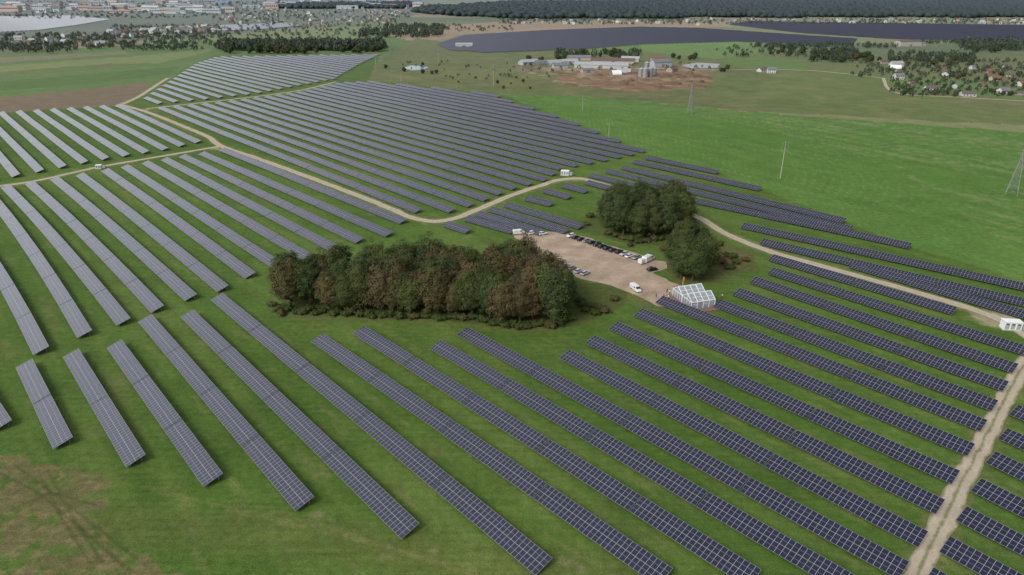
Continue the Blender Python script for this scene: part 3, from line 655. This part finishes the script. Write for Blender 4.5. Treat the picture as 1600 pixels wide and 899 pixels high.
def farhouse(L,W,hw,hr,roofm):
    w,r=gable('h',L,W,hw,hr,roofm); a=Acc()
    for f in w.f: a.quad([w.v[i] for i in f],0)
    for f in r.f: a.quad([r.v[i] for i in f],1)
    for x in (-.3,.3):
        for y in (-1,1): a.box((L*x,y*(W/2+.03),hw*.55),(1.6,.1,1.4),2)
    a.box((L*.2,.6,hw+hr),(.8,.8,2),1)
    return a.mesh('house',[M_wallobj,roofm,M_winglass])
fh=[farhouse(12,9,4,4,M_roofred),farhouse(14,10,6,3.5,M_roofgrey),farhouse(13,10,4,4,M_roofbrown),farhouse(16,10,5,4,M_rooflight),farhouse(14,10,6,3.5,M_roofgrey)]
for u0,v0,u1,v1,n in [(170,40,340,62,78),(20,56,180,76,22),(340,24,620,40,52),(800,33,1100,40,24),(1100,31,1600,38,38),(1220,38,1600,34,6),(380,8,640,24,52)]:
    for _ in range(n):
        u=random.uniform(u0,u1); v=random.uniform(v0,v1)
        if u0==170: v=40+(340-u)/170*12+random.uniform(0,10)
        p=g(u,v); c=random.choice([(.55,.53,.49),(.6,.6,.58),(.45,.38,.32),(.52,.48,.36)])
        ob('house',random.choice(fh),(p[0],p[1],0),rot=random.uniform(0,3.1),color=c,label='small distant town house with pitched roof',category='house',group='houses of the distant town').scale=[random.uniform(.6,1.05)]*3
def hall(u,v,L,W,h,c,label):
    p=g(u,v); a=Acc(); a.box((0,0,h/2),(L,W,h),0); a.box((0,0,h+.4),(L+.6,W+.6,.8),1)
    for x in (-.3,0,.3): a.box((L*x,0,h+1.6),(L*.08,W*.2,1.6),1)
    k=max(3,int(L/9))
    for i in range(k): a.box((-L/2+L*(i+.5)/k,-W/2-.06,h*.6),(L/k*.6,.12,h*.25),2)
    ob('industrial_hall',a.mesh('industrial_hall',[M_wallobj,M_rooflight,M_winglass]),(p[0],p[1],0),rot=random.uniform(-.3,.3),color=c,label=label,category='factory building',group='industrial buildings of the town')
for i in range(120):
    u=random.uniform(-60,660); v=random.uniform(1,22) if u<430 else random.uniform(2,14)
    c=random.choice([(.52,.56,.6),(.60,.61,.64),(.26,.36,.52),(.40,.43,.48),(.50,.48,.45),(.45,.36,.32)])
    hall(u,v,random.uniform(25,110),random.uniform(16,40),random.uniform(8,24),c,'pale flat roofed industrial hall in the distant town')
# ---------------------------------------------------------------- PYLONS / POLES
def lattice_tower(u,v,h,rot,label):
    p=g(u,v); a=Acc(); arms=Acc(); ins=Acc(); w0,w1=h*.085,.55
    def wd(z): return w0+(w1-w0)*min(1,z/(h*.62)) if z<h*.62 else w1+( .15-w1)*((z-h*.62)/(h*.38))
    lv=[0]; z=0
    while z<h-1.2: z+=max(1.3,wd(z)*1.5); lv.append(min(z,h))
    cor=[(-1,-1),(1,-1),(1,1),(-1,1)]
    for z0,z1 in zip(lv[:-1],lv[1:]):
        a0,a1=wd(z0),wd(z1)
        for i in range(4):
            c,d=cor[i],cor[(i+1)%4]
            a.bar((c[0]*a0,c[1]*a0,z0),(c[0]*a1,c[1]*a1,z1),.12)
            a.bar((c[0]*a0,c[1]*a0,z0),(d[0]*a1,d[1]*a1,z1),.07); a.bar((d[0]*a0,d[1]*a0,z0),(c[0]*a1,c[1]*a1,z1),.07)
            a.bar((c[0]*a1,c[1]*a1,z1),(d[0]*a1,d[1]*a1,z1),.06)
    tips=[]
    for zf,L in ((.64,3.6),(.77,4.8),(.90,3.2)):
        z=h*zf; w=wd(z)
        for sg in (-1,1):
            for y in (-w,w):
                arms.bar((sg*w,y,z),(sg*L,0,z+.1),.08); arms.bar((sg*w,y,z+1.1),(sg*L,0,z+.1),.06)
            arms.bar((sg*(w+L)/2,-w/2,z+.05),(sg*(w+L)/2,w/2,z+.05),.04)
            ins.bar((sg*L,0,z+.1),(sg*L,0,z-1.3),.09,0,6); tips.append((sg*L,0,z-1.3))
    e=ob('electricity_pylon',None,(p[0],p[1],0),rot=rot,label=label,category='electricity pylon',group='electricity pylons')
    ob('lattice_mast',a.mesh('lattice_mast',[M_steel]),parent=e); ob('crossarm',arms.mesh('crossarm',[M_steel]),parent=e); ob('insulator',ins.mesh('insulator',[M_conc]),parent=e)
    ca,sa=math.cos(rot),math.sin(rot)
    return [(p[0]+x*ca-y*sa,p[1]+x*sa+y*ca,z) for x,y,z in tips]
T1=lattice_tower(1580,304,31,1.0,'tall grey lattice electricity pylon on green meadow')
T2=lattice_tower(1078,178,27,1.0,'grey lattice electricity pylon at meadow edge')
T3=lattice_tower(610,84,24,1.0,'distant lattice pylon by the tree belt')
T5=lattice_tower(1735,390,31,1.0,'tall grey lattice electricity pylon on green meadow')
def wire(a,b,sag,r=.03):
    acc=Acc(); n=16; a=np.array(a);b=np.array(b); pr=None
    for i in range(n+1):
        t=i/n; q=a*(1-t)+b*t; q[2]-=sag*4*t*(1-t)
        if pr is not None: acc.bar(pr,q,r,0,3)
        pr=q
    ob('power_line_wire',acc.mesh('power_line_wire',[M_steel]),label='thin steel power line wire strung between pylons',category='power line',group='power line wires')
for a,b in zip(T1,T2): wire(a,b,7)
for a,b in zip(T2,T3): wire(a,b,10)
for a,b in zip(T5,T1): wire(a,b,5)
def pole(u,v,h,label,arms=3,r=.22):
    p=g(u,v); a=Acc(); a.bar((0,0,0),(0,0,h),r,0,10,r*.55); c=Acc(); ins=Acc()
    for i in range(arms):
        z=h-.8-i*2.0; L=2.2 if i!=1 else 2.9; c.box((0,0,z),(2*L,.16,.16))
        for s in (-1,1): c.bar((s*L*.6,0,z),(0,0,z+.9),.05); ins.bar((s*L,0,z),(s*L,0,z-.9),.09,0,6)
    e=ob('utility_pole',None,(p[0],p[1],0),rot=.5,label=label,category='utility pole',group='utility poles')
    ob('pole_shaft',a.mesh('pole_shaft',[M_conc],True),parent=e); ob('crossarm',c.mesh('crossarm',[M_steel]),parent=e); ob('insulator',ins.mesh('insulator',[M_conc]),parent=e)
pole(1219,279,21,'tall pale concrete utility pole with three crossarms on meadow')
pole(951,213,10,'pale concrete utility pole beside solar rows',1,.16); pole(771,135,24,'tall pale utility pole on rough grass')
pole(685,98,18,'distant pale utility pole on farmland',2); pole(910,172,11,'pale utility pole at meadow edge',1,.16); pole(627,128,9,'small wooden pole near a pond',1,.16); pole(587,102,14,'distant pale utility pole on farmland',2)
# ---------------------------------------------------------------- TRANSFORMER STATIONS
def station(u,v,L,W,h,rot,label):
    p=g(u,v); e=ob('transformer_station',None,(p[0],p[1],0),rot=rot,label=label,category='transformer station',group='transformer stations')
    a=Acc(); a.box((0,0,.15),(L+.5,W+.5,.3)); ob('foundation',a.mesh('foundation',[M_conc]),parent=e)
    a=Acc(); a.box((0,0,.3+h/2),(L,W,h)); ob('housing',a.mesh('housing',[M_white]),parent=e)
    a=Acc(); a.box((L/2+1.3,0,1.1),(1.6,W*.7,1.6)); ob('transformer_cabinet',a.mesh('transformer_cabinet',[M_rooflight]),parent=e)
    a=Acc(); a.box((0,0,.3+h+.09),(L+.3,W+.3,.16)); ob('roof',a.mesh('roof',[M_white]),parent=e)
    for x in (-.32,0,.32):
        d=Acc(); d.box((L*x,-W/2-.02,.3+h*.47),(L*.24,.06,h*.84)); dd=ob('door',d.mesh('door',[M_rooflight]),parent=e)
        k=Acc(); k.box((L*x+L*.09,-W/2-.08,.3+h*.45),(.05,.06,.3)); ob('handle',k.mesh('handle',[M_dark]),parent=dd)
        k=Acc(); k.box((L*x,-W/2-.065,.3+h*.7),(L*.14,.03,h*.16)); ob('vent',k.mesh('vent',[M_dark]),parent=dd)
station(1578,514,5.2,2.6,2.5,-.15,'white container transformer station beside gravel track')
station(883,274,4.5,2.6,2.4,-.3,'small white transformer station at track junction')
station(155,264,3.0,2.2,2.0,.2,'small white transformer cabinet beside dirt track')
# ---------------------------------------------------------------- CARS
def rr(x,hw,z0,z1,bev):
    b=bev
    return [(x,-hw+b,z0),(x,hw-b,z0),(x,hw,z0+b),(x,hw,z1-b),(x,hw-b,z1),(x,-hw+b,z1),(x,-hw,z1-b),(x,-hw,z0+b)]
def carmeshes(van=False):
    if not van:
        b=Acc(); b.loft([rr(-2.2,.78,.42,.85,.1),rr(-2.05,.88,.3,.98,.12),rr(-1.2,.91,.25,1.0,.12),rr(.6,.91,.25,.98,.12),rr(1.5,.89,.27,.88,.12),rr(2.1,.82,.32,.74,.12),rr(2.25,.7,.42,.65,.1)])
        c=Acc(); c.loft([rr(-1.9,.70,.95,1.02,.03),rr(-1.35,.68,.95,1.42,.08),rr(-.2,.68,.95,1.46,.08),rr(.35,.68,.95,1.40,.08),rr(1.1,.72,.93,.99,.03)])
        r=Acc(); r.loft([rr(-1.35,.6,1.44,1.48,.015),rr(-.2,.62,1.46,1.51,.02),rr(.3,.6,1.41,1.46,.02)])
        wx=(1.4,-1.35); fx=2.22; bx=-2.2; hz=.66
    else:
        b=Acc(); b.loft([rr(-2.7,.92,.4,2.0,.12),rr(-2.6,.97,.32,2.1,.14),rr(.6,.97,.3,2.15,.14),rr(1.2,.96,.3,1.95,.14),rr(1.75,.94,.3,1.2,.12),rr(2.5,.9,.32,1.0,.12),rr(2.7,.8,.42,.85,.1)])
        c=Acc()
        c.quad([(1.30,-.76,1.97),(1.82,-.82,1.25),(1.82,.82,1.25),(1.30,.76,1.97)])
        for s in (-1,1): c.box((.75,s*.975,1.6),(.9,.02,.5))
        r=Acc(); r.box((-.9,0,2.17),(2.6,1.3,.05))
        wx=(1.75,-1.75); fx=2.68; bx=-2.7; hz=.75
    w=Acc(); w.bar((0,-.11,0),(0,.11,0),.33,0,16); rim=Acc(); rim.bar((0,-.125,0),(0,.125,0),.2,0,10)
    l=Acc(); l.box((0,0,0),(.08,.34,.14)); t=Acc(); t.box((0,0,0),(.06,.26,.16))
    return dict(body=b.mesh('body',[M_carpaint],False),windows=c.mesh('windows',[M_winglass]),roof=r.mesh('roof',[M_carpaint]),wheel=w.mesh('wheel',[M_tyre]),rim=rim.mesh('rim',[M_rim]),lamp=l.mesh('headlight',[M_lamp]),tail=t.mesh('tail_light',[M_tail]),wx=wx,fx=fx,bx=bx,hz=hz)
CM=carmeshes(); VM=carmeshes(True)
def car(u,v,rot,col,label,van=False,grp='cars parked on the gravel lot',s=1.,p=None):
    K=VM if van else CM
    if p is None: p=g(u,v)
    e=ob('parked_van' if van else 'parked_car',None,(p[0],p[1],.05),rot=rot,label=label,category='van' if van else 'car',group=grp); e.scale=(s,s,s)
    ob('body',K['body'],parent=e,color=col); ob('windows',K['windows'],parent=e); ob('roof',K['roof'],parent=e,color=col)
    for x in K['wx']:
        for y in (-.82,.82):
            w=ob('wheel',K['wheel'],(x,y,.33),parent=e); ob('rim',K['rim'],parent=w)
    for y in (-.6,.6): ob('headlight',K['lamp'],(K['fx'],y,K['hz']),parent=e); ob('tail_light',K['tail'],(K['bx'],y*1.1,K['hz']+.1),parent=e)
an=math.atan2(N[1],N[0]); BLK=(.016,.017,.02); WH=(.72,.73,.73); GR=(.25,.27,.29); SI=(.46,.47,.49)
A0=g(893,370);A1=g(1003,408); cols=[WH,BLK,BLK,GR,BLK,BLK,BLK,BLK,(.02,.03,.06),BLK,SI,WH,GR,BLK]
for i,c in enumerate(cols):
    p=A0+(A1-A0)*i/(len(cols)-1)+N*random.uniform(-.4,.4)
    nm={WH:'white',BLK:'black',GR:'grey',SI:'silver'}.get(c,'dark blue')
    car(0,0,an+random.uniform(-.06,.06)+(math.pi if random.random()<.4 else 0),c,nm+' car parked in a row on gravel lot',p=p)
car(1013,408,an+.1,WH,'tall white delivery van at end of parked row',True,s=1.2); car(1006,411,an,WH,'white van parked on gravel',True)
for i,(u,v,c) in enumerate([(872,412,SI),(884,417,WH),(893,421,GR),(904,426,SI),(914,429,SI)]):
    car(u,v,an+.1,c,('white' if c==WH else 'silver grey')+' car parked at edge of trees')
car(993,454,-1.2,WH,'white van standing alone on gravel lot',True); car(1019,423,.4,BLK,'black car parked on grass by trees')
car(811,366,.3,WH,'white van parked at lot entrance',True,s=1.0); car(832,366,.5,WH,'white car parked at lot entrance'); car(848,367,.5,WH,'white car parked beside solar rows')
# ---------------------------------------------------------------- MARQUEE (two glazed gabled bays side by side)
def marquee():
    p=g(1083,471); rot=math.atan2(N[1],N[0])-.42; L,hw,hr=9.,2.6,2.0; B=6.2; W=2*B
    e=ob('event_marquee',None,(p[0],p[1],.235),rot=rot,label='white framed glazed event marquee with two peaked gables on gravel',category='tent')
    m,nt,b=newmat('clear_vinyl'); b.inputs['Base Color'].default_value=(.40,.47,.54,1); b.inputs['Roughness'].default_value=.12; b.inputs['Alpha'].default_value=.5
    ys=[(-B,0.),(0.,B)]
    for i in range(5):
        x=-L/2+L*i/4; a=Acc(); r=.13
        for y0,y1 in ys:
            ym=(y0+y1)/2
            for y in (y0+.1*(y0==0),y1-.1*(y1==0)): a.bar((x,y,0),(x,y,hw),r)
            a.bar((x,y0,hw),(x,ym,hw+hr),r); a.bar((x,y1,hw),(x,ym,hw+hr),r)
        ob('frame',a.mesh('frame',[M_white]),parent=e)
    a=Acc(); rf=Acc(); wl=Acc()
    for y in (-B,0,B): a.bar((-L/2,y,hw+.02),(L/2,y,hw+.02),.16)
    for y0,y1 in ys:
        ym=(y0+y1)/2; a.bar((-L/2,ym,hw+hr+.02),(L/2,ym,hw+hr+.02),.14)
        for f in (.5,): 
            a.bar((-L/2,y0+(ym-y0)*f,hw+hr*f),(L/2,y0+(ym-y0)*f,hw+hr*f),.07); a.bar((-L/2,y1+(ym-y1)*f,hw+hr*f),(L/2,y1+(ym-y1)*f,hw+hr*f),.07)
        for s in (-1,1):
            a.bar((s*L/2,y0,hw),(s*L/2,y1,hw),.12); a.bar((s*L/2,ym,0),(s*L/2,ym,hw+hr),.07)
            for q in (.25,.75): a.bar((s*L/2,y0+(y1-y0)*q,0),(s*L/2,y0+(y1-y0)*q,hw),.06)
        rf.quad([(-L/2,y0,hw),(L/2,y0,hw),(L/2,ym,hw+hr),(-L/2,ym,hw+hr)]); rf.quad([(-L/2,ym,hw+hr),(L/2,ym,hw+hr),(L/2,y1,hw),(-L/2,y1,hw)])
        for s in (-1,1): wl.quad([(s*L/2,y0,0),(s*L/2,y1,0),(s*L/2,y1,hw),(s*L/2,ym,hw+hr),(s*L/2,y0,hw)])
    for y in (-B,B): wl.quad([(-L/2,y,0),(L/2,y,0),(L/2,y,hw),(-L/2,y,hw)])
    ob('ridge_beam',a.mesh('ridge_beam',[M_white]),parent=e); ob('roof',rf.mesh('roof',[m]),parent=e); ob('side_wall',wl.mesh('side_wall',[m]),parent=e)
    a=Acc(); a.box((-.8,-.8,.1),(L+2.6,W+3.6,.2))
    ob('wooden_terrace',a.mesh('wooden_terrace',[simple('terrace_boards',(.20,.125,.085),.8,0,.2,1)]),(p[0],p[1],.03),rot=rot,label='brown wooden terrace deck around the marquee',category='terrace')
    for i in range(8):
        t=Acc(); t.bar((0,0,0),(0,0,.7),.05,0,6); t.bar((0,0,.7),(0,0,.75),.7,0,14)
        x=-2.0+4.0*(i//4); y=-4.6+3.05*(i%4); q=Vector((x,y,0)); q.rotate(Matrix.Rotation(rot,3,'Z'))
        ob('round_table',t.mesh('round_table',[M_white]),(p[0]+q.x,p[1]+q.y,.235),label='round white event table under the marquee',category='table',group='event tables')
marquee()
p=g(1066,450); e=ob('feather_flag',None,(p[0],p[1],.05),rot=.6,label='orange feather flag on gravel near marquee',category='flag')
a=Acc(); a.bar((0,0,0),(0,0,4.2),.04,0,6); ob('pole',a.mesh('pole',[M_white]),parent=e)
a=Acc(); pr=None
for i in range(9):
    z=1.2+3*i/8; w=.9*math.sin(min(1,(i+2)/10)*math.pi*.9)+.1; c=((.05,.02*math.sin(i),z),(.05+w,.12*math.sin(i*.8),z+.05))
    if pr: a.quad([pr[0],pr[1],c[1],c[0]])
    pr=c
ob('banner',a.mesh('banner',[simple('orange_cloth',(.7,.22,.03),.8)]),parent=e)
# ---------------------------------------------------------------- PEOPLE
def personmesh(stride=.12,arm=.1):
    V=[(0,0,.95),(0,0,1.15),(0,0,1.38),(0,0,1.5),(0,.01,1.62),(0,.01,1.74),
       (.1,0,.9),(.11,stride,.5),(.12,stride*.6,.1),(.12,stride*.6+.14,.04),
       (-.1,0,.9),(-.11,-stride*.3,.5),(-.12,-stride,.1),(-.12,-stride+.14,.04),
       (.19,0,1.4),(.25,-arm,1.14),(.26,arm,.92),(.26,arm+.05,.82),(-.19,0,1.4),(-.25,arm*.5,1.14),(-.25,arm*1.5,.92),(-.25,arm*1.6,.82)]
    E=[(0,1),(1,2),(2,3),(3,4),(4,5),(0,6),(6,7),(7,8),(8,9),(0,10),(10,11),(11,12),(12,13),(2,14),(14,15),(15,16),(16,17),(2,18),(18,19),(19,20),(20,21)]
    Rr=[.15,.14,.16,.065,.10,.085,.10,.075,.05,.045,.10,.075,.05,.045,.075,.05,.04,.035,.075,.05,.04,.035]
    me=bpy.data.meshes.new('p'); me.from_pydata(V,E,[]); o=ob('tmp',me); md=o.modifiers.new('s','SKIN'); o.modifiers.new('u','SUBSURF').levels=1
    for i,sv in enumerate(me.skin_vertices[0].data): sv.radius=(Rr[i],Rr[i]*.8); sv.use_root=(i==0)
    dg=bpy.context.evaluated_depsgraph_get(); m2=bpy.data.meshes.new_from_object(o.evaluated_get(dg)); bpy.data.objects.remove(o)
    m2.name='person'; return m2
M_skin=simple('skin',(.45,.28,.2),.6); M_hair=simple('hair',(.05,.035,.02),.7)
def person(u,v,rot,top,leg,label,stride=.12):
    me=personmesh(stride,random.uniform(.02,.14)); me.materials.clear()
    for m in (M_skin,top,leg): me.materials.append(m)
    for f in me.polygons:
        c=f.center; f.material_index=2 if c.z<.95 and abs(c.x)<.215 else (1 if c.z<1.5 and c.z>.88 else 0)
        f.use_smooth=True
    p=g(u,v); e=ob('person',me,(p[0],p[1],.05),rot=rot,label=label,category='person',group='people near the marquee')
    a=Acc(); n=10; secs=[]
    for k,(z,r_) in enumerate([(1.66,.10),(1.73,.115),(1.79,.09),(1.82,.03)]): secs.append([(r_*math.cos(2*math.pi*i/n),-.01+r_*math.sin(2*math.pi*i/n),z) for i in range(n)])
    a.loft(secs); ob('hair',a.mesh('hair',[M_hair],True),parent=e)
tops=[('dark jacket',simple('jacket_dark',(.03,.03,.04))),('white shirt',simple('shirt_white',(.7,.7,.7))),('orange vest',simple('vest_orange',(.7,.2,.03))),('blue jacket',simple('jacket_blue',(.05,.09,.2)))]
legs=simple('dark_trousers',(.025,.027,.035))
for i,(u,v) in enumerate([(1042,458),(1046,460),(1037,464),(1053,456),(1126,471),(1128,466),(1040,474),(1025,466),(1034,470),(1044,468),(1057,453)]):
    t=tops[i%4]; person(u,v,random.uniform(0,6.2),t[1],legs,'standing person in %s and dark trousers on gravel'%t[0],random.uniform(.0,.2))
# ---------------------------------------------------------------- LIGHT / WORLD / CAMERA
w=bpy.data.worlds.new('World'); scn.world=w; w.use_nodes=True; nt=w.node_tree; bg=nt.nodes['Background']
sky=nt.nodes.new('ShaderNodeTexSky'); sky.sky_type='NISHITA'; sky.sun_disc=False
EL=math.radians(42); AZ=math.radians(222)
sky.sun_elevation=EL; sky.sun_rotation=AZ; sky.dust_density=3; sky.air_density=1.2
hs=nt.nodes.new('ShaderNodeHueSaturation'); hs.inputs['Saturation'].default_value=.24
nt.links.new(sky.outputs[0],hs.inputs['Color'])
tc=nt.nodes.new('ShaderNodeTexCoord'); dp=nt.nodes.new('ShaderNodeVectorMath'); dp.operation='DOT_PRODUCT'; nrm=nt.nodes.new('ShaderNodeVectorMath'); nrm.operation='NORMALIZE'
nt.links.new(tc.outputs['Generated'],nrm.inputs[0]); nt.links.new(nrm.outputs[0],dp.inputs[0]); dp.inputs[1].default_value=tuple(Vector((-.8,.5,.3)).normalized())
k=maprange(nt,dp.outputs['Value'],.45,1.0,0,1); k=mathn(nt,'POWER',k,1.6); k=mathn(nt,'MULTIPLY_ADD',k,1.7,.95)
cl=maprange(nt,noise(nt,nrm.outputs[0],3.0,5,.6),.3,.7,.88,1.12); k=mathn(nt,'MULTIPLY',k,cl)
k=mathn(nt,'MULTIPLY',k,.14); nt.links.new(hs.outputs[0],bg.inputs['Color']); nt.links.new(k,bg.inputs['Strength'])
sd=bpy.data.lights.new('sun','SUN'); sd.energy=1.5; sd.angle=math.radians(18); sd.color=(1,.96,.91); so=bpy.data.objects.new('sun',sd); link(so)
dirv=Vector((math.sin(AZ)*math.cos(EL),math.cos(AZ)*math.cos(EL),math.sin(EL))); so.rotation_euler=dirv.to_track_quat('Z','Y').to_euler(); so.location=(0,0,200)
cd=bpy.data.cameras.new('camera'); cd.lens=24.0; cd.sensor_width=36; cd.clip_end=60000; cd.clip_start=.5
co=bpy.data.objects.new('camera',cd); link(co); co.location=(0,0,H); co.rotation_euler=(math.pi/2-PITCH,0,0); scn.camera=co
scn.view_settings.view_transform='Standard'; scn.view_settings.look='None'; scn.view_settings.exposure=0
print('rows',ROWN,'objs',len(bpy.data.objects))
